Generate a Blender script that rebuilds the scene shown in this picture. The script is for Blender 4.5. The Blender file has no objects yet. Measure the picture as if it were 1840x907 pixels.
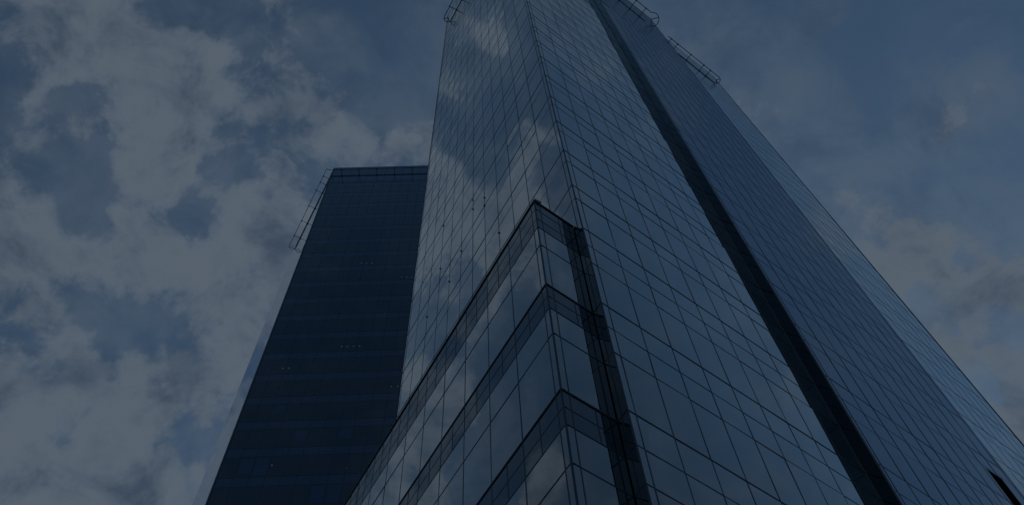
import bpy, math, random
from mathutils import Vector, Matrix

random.seed(7)
sc = bpy.context.scene
COL = sc.collection
R_ = math.radians

# ------------------------------------------------------------------ camera
EYE = 1.6
F_PX, W_PX, H_PX = 1492.08, 1840.0, 907.0
PITCH, ROLL = R_(61.107), R_(-4.492)
cp, sp, cr, sr = math.cos(PITCH), math.sin(PITCH), math.cos(ROLL), math.sin(ROLL)
FWD = Vector((0, cp, sp))
UP0, R0 = Vector((0, -sp, cp)), Vector((1, 0, 0))
RIGHT = R0 * cr + UP0 * sr
UP = UP0 * cr - R0 * sr
cam = bpy.data.cameras.new('camera')
cam.sensor_width = 36.0
cam.sensor_fit = 'HORIZONTAL'
cam.lens = 36.0 * F_PX / W_PX
cam.clip_start, cam.clip_end = 0.1, 5000
camo = bpy.data.objects.new('camera', cam)
COL.objects.link(camo)
M = Matrix.Identity(4)
for i in range(3):
    M[i][0], M[i][1], M[i][2] = RIGHT[i], UP[i], -FWD[i]
M[2][3] = EYE
camo.matrix_world = M
sc.camera = camo

def pix_dir(x, y):
    return (RIGHT * ((x - W_PX / 2) / F_PX) - UP * ((y - H_PX / 2) / F_PX) + FWD).normalized()

def project(p):
    q = Vector(p) - Vector((0, 0, EYE))
    z = q.dot(FWD)
    if z < 0.1:
        return None
    return (W_PX / 2 + F_PX * q.dot(RIGHT) / z, H_PX / 2 - F_PX * q.dot(UP) / z)

# ------------------------------------------------------------------ plan axes
# all heights below are above the ground; plan is in two facade directions
DL = Vector((-0.54742, 0.83686))       # along the left facade, away from the near corner
DR = Vector((0.75585, 0.65474))        # along the right facade
NL = Vector((-0.83686, -0.54742))      # outward of the left facade
NR = Vector((0.65474, -0.75585))       # outward of the right facade
CORNER = Vector((2.7877, 14.8099))

def PL(l, r):
    return CORNER + DL * l + DR * r

# ------------------------------------------------------------------ sky, sun, exposure
SUN_AZ, SUN_EL = R_(27), R_(40)      # azimuth clockwise from +Y
world = bpy.data.worlds.new('World')
sc.world = world
world.use_nodes = True
nt = world.node_tree
nt.nodes.clear()
N, LK = nt.nodes, nt.links

def nd(tree, t, **kw):
    n = tree.nodes.new(t)
    for k, v in kw.items():
        setattr(n, k, v)
    return n

def mth(tree, op, a, b=None, c=None, clamp=False):
    n = tree.nodes.new('ShaderNodeMath')
    n.operation = op
    n.use_clamp = clamp
    for i, v in enumerate((a, b, c)):
        if v is None:
            continue
        if isinstance(v, (int, float)):
            n.inputs[i].default_value = v
        else:
            tree.links.new(v, n.inputs[i])
    return n.outputs[0]

def smooth(tree, v, lo, hi, a=0.0, b=1.0):
    n = tree.nodes.new('ShaderNodeMapRange')
    n.interpolation_type = 'SMOOTHSTEP'
    tree.links.new(v, n.inputs[0])
    n.inputs[1].default_value, n.inputs[2].default_value = lo, hi
    n.inputs[3].default_value, n.inputs[4].default_value = a, b
    return n.outputs[0]

def mixc(tree, f, a, b):
    n = tree.nodes.new('ShaderNodeMix')
    n.data_type = 'RGBA'
    for sock, v in ((n.inputs[0], f), (n.inputs[6], a), (n.inputs[7], b)):
        if hasattr(v, 'is_linked'):
            tree.links.new(v, sock)
        elif isinstance(v, (int, float)):
            sock.default_value = v
        else:
            sock.default_value = (*v, 1)
    return n.outputs[2]

tc = nd(nt, 'ShaderNodeTexCoord')
vn = nd(nt, 'ShaderNodeVectorMath', operation='NORMALIZE')
LK.new(tc.outputs['Generated'], vn.inputs[0])
DIR = vn.outputs[0]

sky = nd(nt, 'ShaderNodeTexSky')
sky.sky_type = 'NISHITA'
sky.sun_disc = False
sky.sun_elevation = SUN_EL
sky.sun_rotation = SUN_AZ
sky.altitude = 100
sky.air_density = 1.0
sky.dust_density = .15
sky.ozone_density = 1.5

# where the clouds stand in the sky: directions, each with an angular size and a weight
def mirror(d, n2):
    n = Vector((n2.x, n2.y, 0))
    return d - n * (2 * d.dot(n))

PUFFS = []
for x, y, r, w in [
    # upper left mass
    (70, 60, 75, .75), (150, 120, 85, .75), (90, 150, 60, .4), (250, 120, 80, .8), (330, 140, 70, .7),
    (420, 80, 60, .55), (500, 90, 40, .5), (290, 210, 90, .8), (360, 200, 55, .6), (180, 245, 80, .7),
    (120, 255, 50, .5), (270, 290, 70, .7), (330, 330, 55, .6), (450, 8, 50, .8), (310, 10, 40, .5), (560, 5, 30, .35),
    (20, 225, 55, .8), (10, 300, 50, .5), (70, 345, 50, .45),
    # middle mass by the tower
    (540, 160, 60, .8), (480, 225, 60, .6), (590, 205, 70, .8), (510, 265, 70, .7), (620, 255, 60, .6),
    (740, 255, 55, .65), (690, 260, 40, .4), (480, 340, 60, .6), (450, 400, 60, .6), (540, 320, 50, .4), (560, 380, 60, .5),
    # lower left
    (60, 455, 70, .7), (10, 520, 60, .6), (130, 470, 50, .5), (250, 470, 60, .6), (330, 470, 60, .6),
    (300, 540, 75, .6), (400, 520, 80, .7), (430, 590, 60, .6), (370, 600, 50, .5), (400, 660, 45, .6),
    (70, 650, 70, .7), (150, 670, 60, .6), (285, 685, 50, .6), (220, 730, 60, .5), (40, 700, 60, .4),
    (30, 840, 80, .5), (200, 840, 80, .6), (280, 860, 70, .6), (330, 740, 45, .4), (130, 800, 60, .25), (120, 890, 60, .4),
    # gaps of clear sky
    (5, 60, 40, -.9), (375, 45, 40, -.6), (110, 200, 34, -.8), (60, 240, 22, -.25), (395, 290, 45, -.9), (420, 160, 34, -.8), (465, 130, 34, -.6),
    (560, 120, 40, -.5), (680, 90, 130, -.9), (130, 320, 45, -.7), (360, 360, 30, -.5), (190, 580, 45, -.5),
    (20, 590, 36, -.8), (440, 700, 40, -.5), (250, 20, 30, -.5), (370, 390, 34, -.5), (280, 610, 34, -.5), (10, 130, 36, -.8), (640, 190, 40, -.4), (700, 200, 40, -.6), (660, 60, 80, -.6), (100, 760, 40, -.4), (70, 90, 26, -.35), (330, 790, 45, -.8), (90, 590, 45, -.4), (20, 390, 45, -.5), (190, 370, 45, -.4), (130, 545, 40, -.4), (450, 300, 26, -.4),
    # right hand sky
    (1445, 40, 36, .72), (1480, 30, 26, .6), (1680, 200, 44, .85), (1745, 175, 38, .75), (1700, 240, 30, .4), (1500, 310, 80, .30), (1340, 150, 70, .22), (1420, 230, 60, .20), (1560, 400, 60, .26), (1600, 460, 65, .6), (1660, 420, 50, .5),
    (1700, 470, 50, .5), (1800, 500, 70, .75), (1740, 560, 55, .5), (1690, 640, 60, .6), (1780, 640, 65, .6), (1830, 720, 60, .7), (1820, 800, 50, .6),
    (1690, 565, 36, -1.2), (1795, 580, 28, -1.3), (1780, 690, 26, -1.0), (1730, 60, 190, -.8), (1590, 200, 60, -.3), (1810, 320, 90, -.6), (1660, 525, 20, -.9), (1740, 615, 22, -.8), (1760, 470, 22, -.9), (1830, 600, 24, -.7)]:
    PUFFS.append((pix_dir(x, y), r / F_PX, w))
for x, y, r, w in [
    # the part of the sky that the left facade mirrors
    (880, 40, 55, .8), (905, 110, 45, .5), (850, 330, 75, .9), (955, 270, 60, .9), (930, 210, 40, .7), (790, 330, 60, .7), (770, 450, 60, .6),
    (880, 450, 80, .7), (820, 480, 70, .6), (810, 250, 40, .4), (750, 530, 50, .5), (870, 590, 60, .8), (790, 680, 60, .7), (700, 780, 90, .9), (640, 870, 80, .8),
    (790, 830, 60, .6), (900, 720, 45, .5), (980, 820, 45, .5), (990, 880, 40, .4), (830, 160, 40, .4),
    (850, 205, 45, -1.0), (880, 270, 40, -.9), (900, 160, 40, -.5), (980, 80, 70, -.9), (985, 190, 26, -.8), (785, 220, 36, -.8), (900, 150, 30, -.5),
    (760, 560, 28, -.8), (850, 500, 26, -.5), (940, 640, 70, -.8), (870, 680, 30, -.5), (850, 860, 45, -.7), (930, 760, 40, -.4), (910, 850, 30, -.4)]:
    PUFFS.append((mirror(pix_dir(x, y), NL), r / F_PX, w * (1.05 if w > 0 else 2.3)))
for x, y, r, w in [
    # the part that the right facades mirror: nearly clear
    (1430, 690, 32, .75), (1050, 200, 160, -.9), (1200, 500, 200, -.9), (1300, 250, 200, -.8), (1500, 550, 220, -.8), (1650, 750, 200, -.7), (1150, 780, 160, -.8), (1000, 700, 120, -.6)]:
    PUFFS.append((mirror(pix_dir(x, y), NR), r / F_PX, w))
NB = Vector((math.sin(R_(176.6)), math.cos(R_(176.6))))
for x, y, r, w in [(650, 400, 220, -.9), (560, 700, 260, -.9), (480, 850, 200, -.9), (600, 550, 220, -.9)]:
    PUFFS.append((mirror(pix_dir(x, y), NB), r / F_PX, w))

wn = nd(nt, 'ShaderNodeTexNoise')
wn.inputs['Scale'].default_value = 9.0
wn.inputs['Detail'].default_value = 5
wn.inputs['Roughness'].default_value = .6
LK.new(DIR, wn.inputs['Vector'])
w1 = nd(nt, 'ShaderNodeVectorMath', operation='SUBTRACT')
LK.new(wn.outputs['Color'], w1.inputs[0])
w1.inputs[1].default_value = (.5, .5, .5)
w2 = nd(nt, 'ShaderNodeVectorMath', operation='MULTIPLY_ADD')
LK.new(w1.outputs[0], w2.inputs[0])
w2.inputs[1].default_value = (.12, .12, .12)
LK.new(DIR, w2.inputs[2])
w3 = nd(nt, 'ShaderNodeVectorMath', operation='NORMALIZE')
LK.new(w2.outputs[0], w3.inputs[0])
WDIR = w3.outputs[0]                    # the same direction, billowed
acc = {1: None, -1: None}
for d, s, w in PUFFS:
    v = nd(nt, 'ShaderNodeVectorMath', operation='DOT_PRODUCT')
    LK.new(WDIR, v.inputs[0])
    v.inputs[1].default_value = d
    k = 1.0 / (s * s * .62)
    e = mth(nt, 'EXPONENT', mth(nt, 'MULTIPLY_ADD', v.outputs['Value'], k, -k))
    q = 1 if w > 0 else -1
    acc[q] = mth(nt, 'MULTIPLY_ADD', e, abs(w), acc[q] if acc[q] is not None else 0.0)
gain = [mth(nt, 'SUBTRACT', 1.0, mth(nt, 'EXPONENT', mth(nt, 'MULTIPLY', acc[q], -2.2 if q > 0 else -.85))) for q in (1, -1)]
acc = mth(nt, 'MULTIPLY_ADD', gain[1], -1.0, gain[0])

def noise(tree, vec, scale, detail, rough, dist=0.0, off=None):
    n = nd(tree, 'ShaderNodeTexNoise')
    n.inputs['Scale'].default_value = scale
    n.inputs['Detail'].default_value = detail
    n.inputs['Roughness'].default_value = rough
    n.inputs['Distortion'].default_value = dist
    if off:
        o = nd(tree, 'ShaderNodeVectorMath', operation='ADD')
        tree.links.new(vec, o.inputs[0])
        o.inputs[1].default_value = off
        vec = o.outputs[0]
    tree.links.new(vec, n.inputs['Vector'])
    return n.outputs['Fac']

n_big = noise(nt, DIR, 7.0, 13, .64, .35, (3.1, 1.7, .4))
n_fine = noise(nt, DIR, 21.0, 10, .62, .4, (7.3, 2.2, 5.0))
n_shade = noise(nt, DIR, 11.0, 8, .6, .5, (1.3, 9.2, 4.0))
n_cov = noise(nt, DIR, 2.6, 3, .5, 0, (5.5, .4, 8.1))
dens = mth(nt, 'ADD', mth(nt, 'MULTIPLY', acc, 1.05), mth(nt, 'MULTIPLY_ADD', n_big, 3.0, -1.58))
dens = mth(nt, 'ADD', dens, mth(nt, 'MULTIPLY_ADD', n_fine, 1.1, -.55))
dens = mth(nt, 'ADD', dens, mth(nt, 'MULTIPLY_ADD', n_cov, .5, -.25))
alpha = smooth(nt, dens, -.05, .80)
veil = smooth(nt, dens, -1.3, .4, .10, .46)
cov = mth(nt, 'MAXIMUM', alpha, veil)
thick = smooth(nt, dens, .7, 1.35)
sh = smooth(nt, n_shade, .34, .66)
lum = mth(nt, 'MULTIPLY_ADD', thick, -.26, mth(nt, 'MULTIPLY_ADD', sh, .34, .74))
lum = mth(nt, 'ADD', lum, mth(nt, 'MULTIPLY_ADD', n_fine, .5, -.25))
lum = mth(nt, 'MULTIPLY_ADD', smooth(nt, dens, .25, .7), .14, lum)
cloud_c = mixc(nt, smooth(nt, lum, .60, 1.16), (.088, .146, .240), (.232, .298, .384))
SKY_S = .1
sk = nd(nt, 'ShaderNodeVectorMath', operation='MULTIPLY')
LK.new(sky.outputs[0], sk.inputs[0])
sk.inputs[1].default_value = (SKY_S * .76, SKY_S * .95, SKY_S * .95)
mixed = mixc(nt, cov, sk.outputs[0], cloud_c)
bg = nd(nt, 'ShaderNodeBackground')
LK.new(mixed, bg.inputs[0])
bg.inputs[1].default_value = 1.0
wo = nd(nt, 'ShaderNodeOutputWorld')
LK.new(bg.outputs[0], wo.inputs[0])

sun = bpy.data.lights.new('sun', 'SUN')
sun.energy = 2.2
sun.angle = R_(.6)
sun.color = (1.0, .95, .88)
suno = bpy.data.objects.new('sun', sun)
COL.objects.link(suno)
sd = Vector((math.sin(SUN_AZ) * math.cos(SUN_EL), math.cos(SUN_AZ) * math.cos(SUN_EL), math.sin(SUN_EL)))
suno.rotation_euler = sd.to_track_quat('Z', 'Y').to_euler()
suno.location = sd * 300

vs = sc.view_settings
vs.view_transform = 'Standard'
vs.look = 'None'
vs.gamma = 1
vs.use_curve_mapping = False
vs.exposure = -1.3
sc.cycles.max_bounces = 10
sc.cycles.glossy_bounces = 6
sc.cycles.transparent_max_bounces = 12
sc.cycles.use_denoising = True

# ------------------------------------------------------------------ materials
def base_mat(name):
    m = bpy.data.materials.new(name)
    m.use_nodes = True
    t = m.node_tree
    t.nodes.clear()
    out = nd(t, 'ShaderNodeOutputMaterial')
    return m, t, out

def reflectance(t, scale, n=6.0):
    """n glass surfaces in a row (coated double glazing), each with its own Fresnel reflection"""
    lw = nd(t, 'ShaderNodeLayerWeight')
    lw.inputs[0].default_value = .5
    r1 = mth(t, 'MULTIPLY_ADD', mth(t, 'POWER', lw.outputs['Facing'], 5.0), .96, .04)
    rt = mth(t, 'DIVIDE', mth(t, 'MULTIPLY', r1, n), mth(t, 'MULTIPLY_ADD', r1, n - 1.0, 1.0))
    return mth(t, 'MULTIPLY', rt, scale, clamp=True)

def glass_mat(name, refl, scale, see=None, body=(.01, .015, .025), bump=.0012, n=6.0, rough=.006):
    m, t, out = base_mat(name)
    f = reflectance(t, scale, n)
    g = nd(t, 'ShaderNodeBsdfGlossy')
    g.inputs['Color'].default_value = (*refl, 1)
    g.inputs['Roughness'].default_value = rough
    geo = nd(t, 'ShaderNodeNewGeometry')
    nz = noise(t, geo.outputs['Position'], .55, 2, .5)
    bp = nd(t, 'ShaderNodeBump')
    bp.inputs['Strength'].default_value = 1.0
    bp.inputs['Distance'].default_value = bump
    t.links.new(nz, bp.inputs['Height'])
    t.links.new(bp.outputs[0], g.inputs['Normal'])
    if see:
        b = nd(t, 'ShaderNodeBsdfTransparent')
        b.inputs[0].default_value = (*see, 1)
    else:
        b = nd(t, 'ShaderNodeBsdfDiffuse')
        b.inputs[0].default_value = (*body, 1)
    mx = nd(t, 'ShaderNodeMixShader')
    t.links.new(f, mx.inputs[0])
    t.links.new(b.outputs[0], mx.inputs[1])
    t.links.new(g.outputs[0], mx.inputs[2])
    t.links.new(mx.outputs[0], out.inputs[0])
    return m

def solid(name, col, rough=.5, metal=0.0, var=.12, scale=1.5, spec=.5):
    m, t, out = base_mat(name)
    p = nd(t, 'ShaderNodeBsdfPrincipled')
    geo = nd(t, 'ShaderNodeNewGeometry')
    nz = noise(t, geo.outputs['Position'], scale, 6, .6)
    lo = tuple(c * (1 - var) for c in col)
    hi = tuple(c * (1 + var) for c in col)
    t.links.new(mixc(t, nz, lo, hi), p.inputs['Base Color'])
    p.inputs['Roughness'].default_value = rough
    p.inputs['Metallic'].default_value = metal
    p.inputs['Specular IOR Level'].default_value = spec
    t.links.new(p.outputs[0], out.inputs[0])
    return m

def glow(name, col, strength):
    m, t, out = base_mat(name)
    e = nd(t, 'ShaderNodeEmission')
    e.inputs[0].default_value = (*col, 1)
    e.inputs[1].default_value = strength
    t.links.new(e.outputs[0], out.inputs[0])
    return m

TINT = (.72, .88, 1.0)
MAT = dict(
    tower_glass=glass_mat('tower vision glass', (.94, .99, 1.0), 1.0, see=(.16, .22, .28)),
    tower_span=glass_mat('tower spandrel glass', (.94, .99, 1.0), 1.0, body=(.012, .02, .035)),
    bay_glass=glass_mat('bay vision glass', (.72, .82, .93), .72, see=(.13, .17, .25)),
    bay_span=glass_mat('bay spandrel glass', (.72, .82, .93), .72, body=(.012, .018, .032)),
    tower_glass_high=glass_mat('tower upper glass with blurred reflections', (.94, .99, 1.0), 1.0, see=(.16, .22, .28), rough=.15),  # satin finish of the upper rows is added to blur the mirrored rails
    tower_span_high=glass_mat('tower upper spandrel with blurred reflections', (.94, .99, 1.0), 1.0, body=(.012, .02, .035), rough=.15),
    bay_glass_high=glass_mat('bay upper glass with blurred reflections', (.72, .82, .93), .72, see=(.13, .17, .25), rough=.15),
    bay_span_high=glass_mat('bay upper spandrel with blurred reflections', (.72, .82, .93), .72, body=(.012, .018, .032), rough=.15),
    bay_side=glass_mat('bay side wall glass', (.62, .86, 1.0), 1.0, body=(.003, .007, .012), n=2.4),
    back_side=glass_mat('rear tower side glass', (.86, .93, 1.0), 1.0, body=(.01, .016, .03), n=3.0),
    pod_glass=glass_mat('podium glass', (.94, .99, 1.0), 1.0, see=(.18, .24, .30)),
    pod_band=glass_mat('podium fritted band glass', (.74, .84, .92), .56, body=(.010, .014, .020)),
    back_glass=glass_mat('rear tower vision glass', (.66, .87, 1.0), 1.0, see=(.12, .23, .46), n=4.0),
    back_span=glass_mat('rear tower spandrel glass', (.66, .87, 1.0), 1.0, body=(.008, .024, .074), n=4.0),
    back_span_high=glass_mat('rear tower satin spandrel', (.66, .87, 1.0), 1.0, body=(.008, .024, .074), n=4.0, rough=.16),  # top rows made satin only to soften the rail's reflection
    back_glass_high=glass_mat('rear tower satin vision glass', (.66, .87, 1.0), 1.0, see=(.12, .23, .46), n=4.0, rough=.16),
    metal=solid('dark anodised metal', (.034, .056, .090), .45, .0, spec=.3),
    metal_mid=solid('blue grey metal', (.06, .085, .11), .4, .0),
    cap=solid('light metal coping', (.30, .34, .37), .4, .3),
    rail=solid('painted steel rail', (.018, .026, .034), .5, spec=.3),
    gasket=solid('black gasket', (.006, .008, .010), .7, spec=.2),
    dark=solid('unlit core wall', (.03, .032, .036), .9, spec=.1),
    slab=solid('ceiling and floor slab', (.22, .22, .21), .9, spec=.1),
    blind=solid('roller blind', (.45, .46, .46), .9, spec=.1),
    wall=solid('grey cladding', (.12, .13, .14), .6),
    roof=solid('roof membrane', (.18, .18, .18), .9),
    void=solid('dark louvre', (.006, .007, .009), .9, spec=.05),
    downlight=glow('ceiling downlight', (1.0, .9, .75), .6),
    paving=solid('granite paving', (.24, .235, .225), .8, var=.2, scale=.6),
)

# ------------------------------------------------------------------ mesh helpers
class MB:
    def __init__(self):
        self.v, self.f, self.m = [], [], []
    def quad(self, a, b, c, d, mi=0):
        i = len(self.v)
        self.v += [tuple(a), tuple(b), tuple(c), tuple(d)]
        self.f.append((i, i + 1, i + 2, i + 3))
        self.m.append(mi)
    def box8(self, p, mi=0, skip=()):
        """p: bottom ring of four then top ring of four, counter-clockwise from above"""
        i = len(self.v)
        self.v += [tuple(q) for q in p]
        fs = [(0, 3, 2, 1), (4, 5, 6, 7), (0, 1, 5, 4), (1, 2, 6, 5), (2, 3, 7, 6), (3, 0, 4, 7)]
        for k, f in enumerate(fs):
            if k in skip:
                continue
            self.f.append(tuple(i + j for j in f))
            self.m.append(mi)
    def prism(self, poly, z0, z1, mi=0):
        n = len(poly)
        i = len(self.v)
        self.v += [(p[0], p[1], z0) for p in poly] + [(p[0], p[1], z1) for p in poly]
        self.f.append(tuple(i + k for k in reversed(range(n))))
        self.f.append(tuple(i + n + k for k in range(n)))
        self.m += [mi, mi]
        for k in range(n):
            j = (k + 1) % n
            self.f.append((i + k, i + j, i + n + j, i + n + k))
            self.m.append(mi)
    def tube(self, pts, r, n=8, closed=False, mi=0):
        pts = [Vector(p) for p in pts]
        base = len(self.v)
        up = Vector((0, 0, 1))
        cnt = len(pts)
        for k, p in enumerate(pts):
            a = pts[(k - 1) % cnt] if (closed or k > 0) else p
            b = pts[(k + 1) % cnt] if (closed or k < cnt - 1) else p
            t = (b - a).normalized()
            u = t.cross(up)
            if u.length < 1e-3:
                u = t.cross(Vector((1, 0, 0)))
            u.normalize()
            w = u.cross(t)
            for j in range(n):
                an = 2 * math.pi * j / n
                self.v.append(tuple(p + u * (r * math.cos(an)) + w * (r * math.sin(an))))
        segs = cnt if closed else cnt - 1
        for k in range(segs):
            k2 = (k + 1) % cnt
            for j in range(n):
                j2 = (j + 1) % n
                self.f.append((base + k * n + j, base + k2 * n + j, base + k2 * n + j2, base + k * n + j2))
                self.m.append(mi)
        if not closed:
            self.f.append(tuple(base + j for j in range(n)))
            self.m.append(mi)
            self.f.append(tuple(base + (cnt - 1) * n + j for j in reversed(range(n))))
            self.m.append(mi)
    def build(self, name, mats, parent=None):
        me = bpy.data.meshes.new(name)
        me.from_pydata(self.v, [], self.f)
        if not isinstance(mats, (list, tuple)):
            mats = [mats]
        for m in mats:
            me.materials.append(m)
        me.polygons.foreach_set('material_index', self.m)
        me.update()
        o = bpy.data.objects.new(name, me)
        COL.objects.link(o)
        if parent is not None:
            o.parent = parent
            o.matrix_parent_inverse = parent.matrix_world.inverted()
        return o

def root(name, loc, label, cat, group=None):
    o = bpy.data.objects.new(name, None)
    o.empty_display_size = 2
    COL.objects.link(o)
    o.location = loc
    o['label'] = label
    o['category'] = cat
    if group:
        o['group'] = group
    bpy.context.view_layer.update()
    return o

class Face:
    """a vertical facade: 2D origin, direction along it, outward normal"""
    def __init__(self, o, d, n):
        self.o, self.d, self.n = o, d, n
    def p(self, s, z, out=0.0):
        q = self.o + self.d * s + self.n * out
        return Vector((q.x, q.y, z))
    def box(self, mb, s0, s1, z0, z1, o0, o1, mi=0):
        ring = [self.p(s0, z0, o1), self.p(s1, z0, o1), self.p(s1, z0, o0), self.p(s0, z0, o0)]
        if (ring[1] - ring[0]).cross(ring[2] - ring[1]).z < 0:
            ring = [ring[1], ring[0], ring[3], ring[2]]
        dz = Vector((0, 0, z1 - z0))
        mb.box8(ring + [q + dz for q in ring], mi)

def add_panel(mb, face, s0, s1, z0, z1, tilt, out=0.0):
    """one pane with 45 mm edges; front face material 0, edges material 1"""
    g = .018
    a, b, c, d = s0 + g, s1 - g, z0 + g, z1 - g
    ta, tb, tz = random.gauss(0, tilt), random.gauss(0, tilt), random.gauss(0, tilt * .2)
    sm, zm = (a + b) / 2, (c + d) / 2
    def q(s, z, deep=0.0):
        return face.p(s, z, out + (s - sm) * ta + (z - zm) * tb + tz - deep)
    fr = [q(a, c), q(b, c), q(b, d), q(a, d)]
    bk = [q(a, c, .045), q(b, c, .045), q(b, d, .045), q(a, d, .045)]
    n3 = Vector((face.n.x, face.n.y, 0))
    if (fr[1] - fr[0]).cross(fr[3] - fr[0]).dot(n3) < 0:
        fr = [fr[1], fr[0], fr[3], fr[2]]
        bk = [bk[1], bk[0], bk[3], bk[2]]
    i = len(mb.v)
    mb.v += [tuple(x) for x in fr + bk]
    mb.f.append((i, i + 1, i + 2, i + 3)); mb.m.append(0)
    for k in range(4):
        j = (k + 1) % 4
        mb.f.append((i + j, i + k, i + 4 + k, i + 4 + j)); mb.m.append(1)

def shown_area(face, s0, s1, z0, z1):
    pts = [project(face.p(s, z)) for s, z in ((s0, z0), (s1, z0), (s1, z1), (s0, z1))]
    if any(p is None for p in pts):
        return 0
    cx, cy = sum(p[0] for p in pts) / 4, sum(p[1] for p in pts) / 4
    if not (0 < cx < W_PX and 0 < cy < H_PX):
        return 0
    return abs(sum(pts[k][0] * pts[(k + 1) % 4][1] - pts[(k + 1) % 4][0] * pts[k][1] for k in range(4))) / 2

def build_panels(parent, entries, name, mats_of, keep=100):
    """entries: (face, s0, s1, z0, z1, material key, tilt); the largest in the photo are parts of their own"""
    rank = sorted(range(len(entries)), key=lambda k: -shown_area(*entries[k][:5]))
    own = set(k for k in rank[:keep] if shown_area(*entries[k][:5]) > 0)
    rest = {}
    for k, (face, s0, s1, z0, z1, mk, tilt) in enumerate(entries):
        if k in own:
            mb = MB()
            add_panel(mb, face, s0, s1, z0, z1, tilt)
            mb.build(name, [MAT[mk], MAT['gasket']], parent)
        else:
            mb = rest.setdefault('all', (MB(), []))
            if mk not in mb[1]:
                mb[1].append(mk)
            b = mb[0]
            n0 = len(b.m)
            add_panel(b, face, s0, s1, z0, z1, tilt)
            base = 2 * mb[1].index(mk)
            for q in range(n0, len(b.m)):
                b.m[q] += base
    for b, keys in rest.values():
        mats = []
        for kx in keys:
            mats += [MAT[kx], MAT['gasket']]
        o = b.build(name, mats, parent)
        o['kind'] = 'stuff'

def part(mb, name, mat, parent):
    return mb.build(name, MAT[mat], parent)

def arc(c, a0, a1, n, ax, ay, z, r):
    return [(*(c + ax * (r * math.cos(a0 + (a1 - a0) * k / n)) + ay * (r * math.sin(a0 + (a1 - a0) * k / n))), z) for k in range(n + 1)]

def rail(parent, face, s_from, s_to, z, inner, outer, arms, cap_at=None, lobe=0.0, lobe_len=1.0, corner=None, r=.055):
    """a two-tube gantry track hung off a facade; cap_at: the end that is rounded off with a braced loop"""
    mb = MB()
    mid, half = (inner + outer) / 2, (outer - inner) / 2
    sg = 1 if s_to >= s_from else -1
    def P(s, o):
        return face.p(s, z, o)
    if cap_at is None:
        mb.tube([P(s_from, inner), P(s_to, inner)], r)
        mb.tube([P(s_from, outer), P(s_to, outer)], r)
    else:
        rad = half + lobe
        cs = cap_at - sg * rad
        loop = []
        th0 = math.asin(min(1, half / rad)) if lobe > 0 else math.pi / 2
        n = 22
        a0 = math.pi - th0 if lobe > 0 else math.pi / 2
        pts = [P(s_from, outer)]
        if lobe > 0:
            pts.append(P(cs - sg * (rad * math.cos(th0) + .35), outer))
        for k in range(n + 1):
            a = a0 - 2 * a0 * k / n
            pts.append(P(cs + sg * rad * math.cos(a), mid + rad * math.sin(a)))
        if lobe > 0:
            pts.append(P(cs - sg * (rad * math.cos(th0) + .35), inner))
        pts.append(P(s_from, inner))
        mb.tube(pts, r)
    o = part(mb, 'maintenance_rail', 'rail', parent)
    for s in arms:
        b = MB()
        pts = [face.p(s, z - .02, inner - .02), face.p(s, z + .10, mid), face.p(s, z + .02, outer)]
        b.tube(pts, r * .95)
        for q in (inner, outer):
            face.box(b, s - .09, s + .09, z - .09, z + .09, q - .09, q + .09)
        br = part(b, 'bracket', 'rail', o)
    if cap_at is not None:
        b = MB()
        rad = half + lobe
        cs = cap_at - sg * rad
        for a in (.95, -.95):
            b.tube([P(cs - sg * .1, mid), P(cs + sg * rad * math.cos(a) * 1.0, mid + rad * math.sin(a))], r * 1.05)
        part(b, 'brace', 'rail', o)
    if corner is not None:
        pass
    return o

# ------------------------------------------------------------------ ground
mb = MB()
mb.quad((-1500, -1500, 0), (1500, -1500, 0), (1500, 1500, 0), (-1500, 1500, 0))
g = mb.build('ground', MAT['paving'])
g['kind'] = 'structure'

# ------------------------------------------------------------------ glass tower with the near corner
E0 = EYE
HEAVY = [28.41 + E0 + 4.0 * k for k in range(27)]                 # floor lines above the low block
LOW = [1.25, 6.68, 12.11, 17.55, 22.99]
LOWH = [h + E0 for h in LOW]
THIN = [h - 1.29 for h in HEAVY[1:]]
LOWTHIN = []
for h in LOWH + [HEAVY[0]]:
    LOWTHIN += [h - 1.37, h - 2.74]
ROOF, BAYROOF = 132.41 + E0 + .45, 135.2 + E0
L_LEN, BAY0, BAY1, R_LEN, BAY_OUT = 18.2, 13.1, 29.45, 43.05, .62
tower = root('glass_tower', (*PL(0, 0), 0), 'tall blue glass tower with a sharp near corner and a dark vertical seam', 'skyscraper')
FL = Face(PL(0, 0), DL, NL)
FR = Face(PL(0, 0), DR, NR)
BAY = Face(PL(-BAY_OUT, 0), DR, NR)
FS = Face(PL(-BAY_OUT, BAY0), DL, -DR.normalized())          # side wall of the bay, facing the corner
FS.n = Vector((NL.x, NL.y))
RIGHT_F = Face(PL(0.1, 0), DR, NR)

s_left = [0, .27] + [.27 + 1.475 * k for k in range(1, 12)] + [17.93, L_LEN]
s_right = [0, .31] + [.31 + 1.42 * k for k in range(1, 9)] + [13.09]
s_bay = [13.1, 13.41] + [13.41 + 1.43 * k for k in range(1, 12)] + [29.45]
s_far = [29.45, 29.9] + [29.9 + 1.434 * k for k in range(1, 10)] + [43.05]
z_up = sorted(HEAVY + THIN)
z_low = sorted([0.0] + LOWH + [q for q in LOWTHIN if q > .3] + [HEAVY[0]])
glass_e, span_e = [], []

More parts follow.
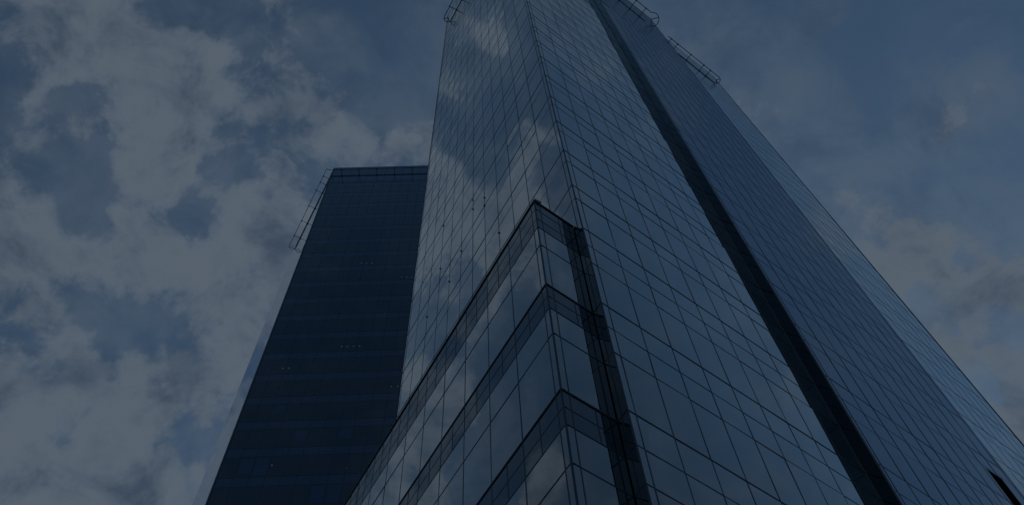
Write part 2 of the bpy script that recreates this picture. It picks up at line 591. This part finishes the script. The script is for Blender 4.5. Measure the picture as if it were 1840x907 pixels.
def fill(face, ss, zs, kv, ks, heavy, skip=None, tilt=.0024):
    hs = set(round(h, 3) for h in heavy)
    for a, b in zip(ss[:-1], ss[1:]):
        for z0, z1 in zip(zs[:-1], zs[1:]):
            if skip and skip(a, b, z0, z1):
                continue
            is_span = (z1 - z0) < 1.38
            mk = ks if is_span else kv
            if z0 > 104 + EYE and face is not FR and mk + '_high' in MAT:
                mk += '_high'
            (span_e if is_span else glass_e).append((face, a, b, z0, z1, mk, tilt))

top_row = [HEAVY[-1], ROOF]
fill(FL, s_left, z_up, 'tower_glass', 'tower_span', HEAVY)
fill(FL, [0, .27, .5], z_low, 'tower_glass', 'tower_span', LOWH)
fill(FR, s_right, z_low + z_up[1:], 'tower_glass', 'tower_span', HEAVY)
SLOT = (26.7, 27.9, 30.83 + E0)
fill(BAY, s_bay, z_low + z_up[1:], 'bay_glass', 'bay_span', HEAVY,
     skip=lambda a, b, z0, z1: (abs(a - 26.28) < .05 or abs(a - 27.71) < .05) and z1 < SLOT[2] + .3)
fill(FS, [0, BAY_OUT - .01], z_low + z_up[1:], 'bay_side', 'bay_side', HEAVY)
fill(RIGHT_F, s_far, z_low + z_up[1:], 'tower_glass', 'tower_span', HEAVY)
build_panels(tower, glass_e, 'glass_panel', None)
build_panels(tower, span_e, 'spandrel_panel', None)

# mullions
def mullion(face, s, z0, z1, w=.042, out=.008, back=.10):
    b = MB()
    face.box(b, s - w / 2, s + w / 2, z0, z1, -back, out)
    return part(b, 'mullion', 'metal', tower)
for s in s_left[1:-1]:
    mullion(FL, s, HEAVY[0] if s > .4 else .05, ROOF)
for s in s_right[1:-1]:
    mullion(FR, s, .05, ROOF)
for s in s_bay[1:-1]:
    mullion(BAY, s, SLOT[2] + .08 if abs(s - 27.71) < .05 else .05, BAYROOF - .3, w=.042, out=.012)
for s in s_far[1:-1]:
    mullion(RIGHT_F, s, .05, ROOF)
# corner posts
def post(p, z0, z1, w=.11, mat='metal', name='corner_post'):
    b = MB()
    b.prism([(p.x - w / 2, p.y - w / 2), (p.x + w / 2, p.y - w / 2), (p.x + w / 2, p.y + w / 2), (p.x - w / 2, p.y + w / 2)], z0, z1)
    return part(b, name, mat, tower)
post(PL(.025, .025), .05, ROOF, .06)
post(PL(-BAY_OUT + .02, BAY0 + .02), .05, BAYROOF - .02, .07, 'metal_mid')
post(PL(-BAY_OUT + .02, BAY1 - .02), .05, BAYROOF - .02, .04)
post(PL(L_LEN - .02 + .03, .03), HEAVY[0], ROOF, .10)
post(PL(.12, R_LEN), .05, ROOF, .09, 'metal_mid')

b = MB()
FS.box(b, BAY_OUT - .05, BAY_OUT - .008, .05, ROOF, -.02, .05)
part(b, 'seam_trim', 'metal_mid', tower)

# floor ledges (heavy) and transoms (thin): each level is one part that runs round the facades
def level(z, name, hgt, out, podium_cut):
    b = MB()
    if z >= HEAVY[0] - .01:
        FL.box(b, 0, L_LEN, z - hgt / 2, z + hgt / 2, -.1, out)
    else:
        FL.box(b, 0, .48, z - hgt / 2, z + hgt / 2, -.1, out)
    FR.box(b, .0, BAY0 - .02, z - hgt / 2 - .001, z + hgt / 2 + .001, -.1, out + .003)
    FS.box(b, .0, BAY_OUT - .05, z - hgt / 2, z + hgt / 2, -.1, out * .6)
    if z > SLOT[2] + .02:
        BAY.box(b, BAY0, BAY1, z - hgt / 2 - .002, z + hgt / 2 + .002, -.1, out * .8)
    else:
        BAY.box(b, BAY0, SLOT[0], z - hgt / 2 - .002, z + hgt / 2 + .002, -.1, out * .8)
        BAY.box(b, SLOT[1], BAY1, z - hgt / 2 - .002, z + hgt / 2 + .002, -.1, out * .8)
    RIGHT_F.box(b, BAY1 + .02, R_LEN, z - hgt / 2 - .001, z + hgt / 2 + .001, -.1, out * .8)
    part(b, name, 'metal', tower)
for z in LOWH + HEAVY:
    level(z, 'floor_ledge', .036, .014, True)
for z in THIN + [q for q in LOWTHIN if q > .3]:
    level(z, 'transom', .028, .007, True)

# recessed dark louvre shaft in the bay
b = MB()
BAY.box(b, SLOT[0] + .02, SLOT[1] - .02, .05, SLOT[2], -1.2, -1.1)
BAY.box(b, SLOT[0] - .06, SLOT[0], .05, SLOT[2], -1.1, .01)
BAY.box(b, SLOT[1], SLOT[1] + .06, .05, SLOT[2], -1.1, .01)
BAY.box(b, SLOT[0] - .06, SLOT[1] + .06, SLOT[2], SLOT[2] + .08, -1.1, .01)
for k in range(60):
    zz = SLOT[2] - .25 - k * .5
    if zz < .2:
        break
    BAY.box(b, SLOT[0] + .02, SLOT[1] - .02, zz, zz + .03, -1.08, -.85)
part(b, 'louvre_shaft', 'void', tower)
extra = [(BAY, SLOT[0] - .06, SLOT[1] + .06, SLOT[2] + .08, 31.12 + E0, 'bay_span', .0005)]
for z0, z1 in zip(z_low[:-1] + z_up[:1], z_low[1:] + z_up[1:2]):
    if z1 < SLOT[2] + .3:
        extra.append((BAY, 26.28, SLOT[0] - .06, z0, z1, 'bay_span', .0005))
        extra.append((BAY, SLOT[1] + .06, 29.14, z0, z1, 'bay_span', .0005))
mb = MB()
for e in extra:
    add_panel(mb, *e[:5], e[6])
mb.build('infill_panel', [MAT['bay_span'], MAT['gasket']], tower)

# the inside: slabs, core, closed rear walls, roof
foot = [PL(.3, .3), PL(.3, R_LEN - .4), PL(L_LEN - .4, R_LEN - .4), PL(L_LEN - .4, .3)]
if (foot[1] - foot[0]).cross(foot[2] - foot[1]) < 0:
    foot.reverse()
bayfoot = [PL(-BAY_OUT + .25, BAY0 + .25), PL(-BAY_OUT + .25, SLOT[0] - .1), PL(.3, SLOT[0] - .1), PL(.3, BAY0 + .25)]
bayfoot2 = [PL(-BAY_OUT + .25, SLOT[1] + .1), PL(-BAY_OUT + .25, BAY1 - .25), PL(.3, BAY1 - .25), PL(.3, SLOT[1] + .1)]
def ccw(p):
    a = sum(p[k].x * p[(k + 1) % len(p)].y - p[(k + 1) % len(p)].x * p[k].y for k in range(len(p)))
    return p if a > 0 else list(reversed(p))
for h in LOWH + HEAVY:
    b = MB()
    dz = 1.15
    b.prism(ccw(foot), max(.02, h - dz), h - .05)
    b.prism(ccw(bayfoot), max(.02, h - dz + .003), h - .053)
    b.prism(ccw(bayfoot2), max(.02, h - dz + .003), h - .053)
    part(b, 'floor_slab', 'slab', tower)
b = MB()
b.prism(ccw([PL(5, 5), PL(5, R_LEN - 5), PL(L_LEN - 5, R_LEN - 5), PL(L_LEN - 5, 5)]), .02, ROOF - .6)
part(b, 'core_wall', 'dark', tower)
b = MB()
BK = Face(PL(L_LEN, 0), DR, -NR)
BK.box(b, .12, R_LEN, .02, ROOF, -.2, 0)
EN = Face(PL(0, R_LEN), DL, -NL)
EN.box(b, .2, L_LEN - .02, .02, ROOF, -.2, -.02)
part(b, 'rear_wall', 'wall', tower)
b = MB()
b.prism(ccw([PL(.15, .15), PL(.15, R_LEN - .15), PL(L_LEN - .15, R_LEN - .15), PL(L_LEN - .15, .15)]), ROOF - .5, ROOF - .1)
part(b, 'roof', 'roof', tower)
b = MB()
FL.box(b, -.02, L_LEN, HEAVY[-1] + .06, ROOF, -.15, .01)
FR.box(b, .16, BAY0, HEAVY[-1] + .06, ROOF - .003, -.15, .01)
RIGHT_F.box(b, BAY1, R_LEN, HEAVY[-1] + .06, ROOF - .003, -.15, .01)
part(b, 'parapet', 'metal_mid', tower)
bay_par = [(BAY, a + .03, c - .03, HEAVY[-1] + .05, BAYROOF - .12, 'bay_span', .001) for a, c in zip(s_bay[:-1], s_bay[1:])]
mb = MB()
for e in bay_par:
    add_panel(mb, *e[:5], e[6])
mb.build('bay_parapet', [MAT['bay_span'], MAT['gasket']], tower)
b = MB()
BAY.box(b, BAY0, BAY1, BAYROOF - .12, BAYROOF, -.4, .03)
EBY = Face(PL(-BAY_OUT, BAY1), DL, -NL)
EBY.box(b, .06, BAY_OUT + 2, .05, BAYROOF - .13, -.15, -.02)
FS.box(b, .1, BAY_OUT + 2, HEAVY[-1] + .06, BAYROOF - .13, -.15, .0)
part(b, 'bay_coping', 'metal_mid', tower)

# gondola tracks under the roofline
RZ = 123.5 + E0
rail(tower, FL, 1.0, 16.5, RZ, .03, 1.12, [1.5, 4.4, 7.3, 10.2, 13.1, 14.8], cap_at=17.0, lobe=.0)
rail(tower, BAY, 13.6, 26.4, RZ, .03, 1.50, [15.3, 18.3, 20.4, 22.4, 24.3], cap_at=27.15, lobe=.32)
rail(tower, RIGHT_F, 29.0 + .6, 39.6, RZ, .06, 1.10, [30.3, 31.6, 34.3, 37.0, 38.4], cap_at=40.75, lobe=.0)
# rope anchors on the left facade mullions
for s, z in [(7.645, 47.1), (7.645, 46.0), (9.12, 49.5), (9.12, 48.2), (13.55, 53.6), (10.6, 45.2), (12.07, 43.8), (13.55, 47.6), (6.17, 40.0), (15.02, 44.0)]:
    b = MB()
    FL.box(b, s - .035, s + .035, z - .04, z + .04, .016, .06)
    part(b, 'rope_anchor', 'gasket', tower)

# ------------------------------------------------------------------ low glass block at the foot
pod = root('podium_building', (*PL(.5, -1.98), 0), 'lower glass block with dark horizontal bands standing against the foot of the tall tower', 'office building')
PLF = Face(PL(.5, -1.98), DL, NL)
PRF = Face(PL(.5, -1.98), DR, NR)
PTOP = 29.26 + E0
P_LEV = [29.26, 22.98, 17.56, 12.12, 6.69, 1.26]
ps_l = [0, .28] + [.28 + 1.79 * k for k in range(1, 14)]
ps_lh = [0, .28] + [.28 + .895 * k for k in range(1, 27)]
ps_r, ps_rh = [0, .28, 1.96], [0, .28, 1.18, 1.96]
pg, pb = [], []
lines_heavy, lines_thin, lines_mid = [], [], []
for k, t in enumerate(P_LEV):
    t += E0
    if k == 0:
        bands = [t, 28.55 + E0, 27.75 + E0, 27.04 + E0]
        up = 25.67 + E0
    else:
        bands = [t, t - .71, t - 1.40]
        up = t - 2.78
    nxt = (P_LEV[k + 1] + E0) if k + 1 < len(P_LEV) else 0.0
    lines_heavy.append(t)
    lines_mid += bands[1:-1]
    lines_thin.append(bands[-1])
    if up < 0.2:
        break
    lines_thin.append(up)
    for face, ss, hs in ((PLF, ps_l, ps_lh), (PRF, ps_r, ps_rh)):
        for z1, z0 in zip(bands[:-1], bands[1:]):
            for a, c in zip(hs[:-1], hs[1:]):
                pb.append((face, a, c, z0, z1, 'pod_band', .0012))
        for z1, z0 in ((bands[-1], up), (up, nxt)):
            for a, c in zip(ss[:-1], ss[1:]):
                pg.append((face, a, c, z0, z1, 'pod_glass', .0014))
build_panels(pod, pg, 'glass_panel', None)
build_panels(pod, pb, 'spandrel_panel', None)
for face, ss in ((PLF, ps_l), (PRF, ps_r)):
    for q, s in enumerate(ss[1:-1]):
        b = MB()
        w = .13 if (face is PLF and q == 9) else .036
        face.box(b, s - w / 2, s + w / 2, .05, PTOP - .06, -.1, .008)
        part(b, 'mullion', 'metal', pod)
for hs, face in ((ps_lh, PLF), (ps_rh, PRF)):
    for j, s in enumerate(hs[2:-1]):
        if face is PLF and j % 2 == 1:
            continue
        for k, t in enumerate(P_LEV[:5]):
            t += E0
            lo = 27.04 + E0 if k == 0 else t - 1.40
            b = MB()
            face.box(b, s - .018, s + .018, lo, t - .01, -.05, .008)
            part(b, 'band_mullion', 'metal', pod)
def plevel(z, name, hgt, out, mat='metal'):
    b = MB()
    PLF.box(b, -out, ps_l[-1], z - hgt / 2, z + hgt / 2, -.1, out)
    PRF.box(b, .02, 1.95, z - hgt / 2 - .001, z + hgt / 2 + .001, -.1, out + .002)
    part(b, name, mat, pod)
for z in lines_heavy[1:]:
    plevel(z, 'floor_ledge', .05, .03)
for z in lines_thin:
    plevel(z, 'transom', .03, .012)
for z in lines_mid:
    plevel(z, 'transom', .022, .008)
plevel(PTOP - .02, 'coping_edge', .06, .045)
b = MB()
PLF.box(b, -.06, ps_l[-1], PTOP + .02, PTOP + .10, -.3, .015)
PRF.box(b, .3, 1.95, PTOP + .021, PTOP + .099, -.3, .015)
part(b, 'coping', 'cap', pod)
b = MB()
q = PL(.52, -1.965)
b.prism([(q.x - .03, q.y - .03), (q.x + .03, q.y - .03), (q.x + .03, q.y + .03), (q.x - .03, q.y + .03)], .05, PTOP - .08)
part(b, 'corner_post', 'metal', pod)
for t in P_LEV:
    t += E0
    b = MB()
    b.prism(ccw([PL(.75, -1.7), PL(.75, -.12), PL(23.5, -.12), PL(23.5, -1.7)]), max(.02, t - 1.5), t - .12)
    part(b, 'floor_slab', 'slab', pod)
b = MB()
b.prism(ccw([PL(.72, -.10), PL(.72, -.05), PL(23.8, -.05), PL(23.8, -.10)]), .02, PTOP - .2)
b.prism(ccw([PL(18.4, -.045), PL(18.4, 10), PL(23.8, 10), PL(23.8, -.045)]), .02, PTOP - .21)
part(b, 'rear_wall', 'wall', pod)
b = MB()
b.prism(ccw([PL(.6, -1.85), PL(.6, -.03), PL(23.7, -.03), PL(23.7, -1.85)]), PTOP - .1, PTOP - .04)
part(b, 'roof', 'roof', pod)

# ------------------------------------------------------------------ dark tower behind, on the left
BD = Vector((math.sin(R_(86.8)), math.cos(R_(86.8))))
V8 = Vector((-29.66, 54.79))
back = root('office_tower', (V8.x, V8.y, 0), 'dark navy glass tower with pale side wall standing behind the sharp cornered tower', 'skyscraper')
FB = Face(V8, BD, Vector((BD.y, -BD.x)))
FBL = Face(V8, DL, NL)
B_W, B_D = 26.0, 17.5
BROOF = 134.5 + E0
BF = [63.69 + E0 + 4.01 * k for k in range(-15, 17)]
sb = [0, .13] + [.13 + 1.503 * k for k in range(1, 18)] + [B_W]
sbl = [0, .2] + [.2 + 1.44 * k for k in range(1, 13)]
bg_, bs_ = [], []
BF = [z for z in BF if z > 1.5]
for ss, face in ((sb, FB), (sbl, FBL)):
    tl = .0012 if face is FB else .0005
    ks, kv = ('back_span', 'back_glass') if face is FB else ('back_side', 'back_side')
    for a, c in zip(ss[:-1], ss[1:]):
        for k, z in enumerate(BF):
            hi = '_high' if z > 117 and face is FB else ''
            nz_ = BF[k - 1] if k > 0 else 0.0
            bs_.append((face, a, c, z - 1.2, z, ks + hi, tl))
            bg_.append((face, a, c, nz_, z - 1.2, kv + hi, tl))
        top = [BF[-1], 130.78 + E0, BROOF - .15]
        for z0, z1 in zip(top[:-1], top[1:]):
            if z1 - z0 > .4:
                bs_.append((face, a, c, z0, z1, ks + ('_high' if face is FB else ''), tl))
vis = lambda e: e
build_panels(back, bg_, 'glass_panel', None)
build_panels(back, bs_, 'spandrel_panel', None)
for face, ss in ((FB, sb), (FBL, sbl)):
    for s in ss[1:-1]:
        b = MB()
        face.box(b, s - .026, s + .026, .05, BROOF - .16, -.1, .008 if face is FB else .0005)
        part(b, 'mullion', 'metal', back)
for z in BF + [130.78 + E0]:
    b = MB()
    big = .16 if z > 130 else .05
    FB.box(b, .01, B_W, z - big / 2, z + big / 2, -.1, .035 if z > 130 else .012)
    FBL.box(b, .02, sbl[-1], z - .02, z + .02, -.1, .002)
    part(b, 'floor_ledge', 'metal', back)
for z in BF:
    b = MB()
    FB.box(b, .01, B_W, z - 1.2 - .02, z - 1.2 + .02, -.1, .005)
    FBL.box(b, .02, sbl[-1], z - 1.2 - .015, z - 1.2 + .015, -.1, .001)
    part(b, 'transom', 'metal', back)
b = MB()
FB.box(b, -.03, B_W, BROOF - .14, BROOF, -.4, .04)
FBL.box(b, .42, sbl[-1], BROOF - .141, BROOF - .001, -.4, .04)
part(b, 'coping', 'cap', back)
b = MB()
q = V8
b.prism([(q.x - .06, q.y - .05), (q.x + .06, q.y - .05), (q.x + .06, q.y + .07), (q.x - .06, q.y + .07)], .05, BROOF - .15)
part(b, 'corner_post', 'metal_mid', back)  # lighter metal puts the bright edge highlight into the post's colour
bfoot = ccw([V8 + BD * .5 + DL * .35, V8 + BD * (B_W - .3) + DL * .35, V8 + BD * (B_W - .3) + DL * (B_D - .4), V8 + DL * (B_D - .4) + BD * .5])
for z in BF:
    b = MB()
    b.prism(bfoot, max(.02, z - 1.1), z - .06)
    part(b, 'floor_slab', 'slab', back)
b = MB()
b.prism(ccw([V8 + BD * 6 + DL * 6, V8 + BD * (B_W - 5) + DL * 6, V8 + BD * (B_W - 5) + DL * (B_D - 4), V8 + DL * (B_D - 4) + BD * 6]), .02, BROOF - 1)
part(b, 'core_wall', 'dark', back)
b = MB()
e1 = Face(V8 + BD * B_W, DL, -NL)
e1.box(b, 0, B_D, .02, BROOF - .02, -.2, -.02)
e2 = Face(V8 + DL * B_D, BD, -FB.n)
e2.box(b, .3, B_W - .25, .02, BROOF - .02, -.2, 0)
part(b, 'rear_wall', 'wall', back)
b = MB()
b.prism(bfoot, BROOF - .8, BROOF - .5)
part(b, 'roof', 'roof', back)
BRZ = 130.95 + E0
rail(back, FB, .1, B_W - 1, BRZ, .05, 1.15, [1.85, 4.8, 7.8, 10.8, 13.8, 16.8, 19.8, 22.8], r=.042)
rail(back, FBL, -.9, 15.4, BRZ, .05, 1.15, [.6, 1.9, 3.6, 6.9, 10.2, 13.5], cap_at=16.3, r=.042)
b = MB()
b.tube([FB.p(.1, BRZ, 1.15), FBL.p(-.9, BRZ, 1.15)], .055)
part(b, 'corner_rail', 'rail', back)

# lit downlights on the ceilings and half-drawn blinds
def on_back(x, y):
    d = pix_dir(x, y)
    o2 = Vector((0, 0))
    det = d.x * (-BD.y) - d.y * (-BD.x)
    r = (V8.x * (-BD.y) - V8.y * (-BD.x)) / det
    s = (d.x * V8.y - d.y * V8.x) / det
    return s, EYE + d.z * r
for x, y in [(758, 334), (717.5, 489.5), (727, 489.5), (736.5, 489.5), (645, 465), (654, 465), (664, 465),
             (607.5, 615), (618, 615), (629, 614.5), (640.5, 614), (500, 654.5), (511, 654), (697.7, 687.5), (709.5, 687),
             (453, 831), (466, 831), (479, 830.5), (611.5, 835)]:
    s, z = on_back(x, y)
    zc = min(BF, key=lambda q: abs(q - 1.1 - z - .25)) - 1.1
    t = max(.55, (zc - z) / 1.05 + .3)
    b = MB()
    c = FB.p(s + .12, zc - .03, -t)
    n = 10
    i = len(b.v)
    rr = .065
    b.prism([(c.x + rr * math.cos(2 * math.pi * k / n), c.y + rr * math.sin(2 * math.pi * k / n)) for k in range(n)], c.z - .01, c.z + .025)
    part(b, 'downlight', 'downlight', back)
for col, z, drop in [(4, 3, 1.4), (7, 4, 2.2), (8, 4, 2.2), (2, 5, 2.0), (3, 5, 2.3), (6, 2, 1.8), (9, 3, 2.0), (10, 3, 1.2), (1, 2, 2.0), (7, 1, 2.0), (5, 6, 1.6), (11, 5, 1.9), (3, 7, 1.2), (8, 6, 1.6)]:
    zi = [q for q in BF if q > 45][z]
    b = MB()
    FB.box(b, sb[col] + .12, sb[col + 1] - .12, zi - 1.2 - drop, zi - 1.25, -.20, -.17)
    part(b, 'window_blind', 'blind', back)
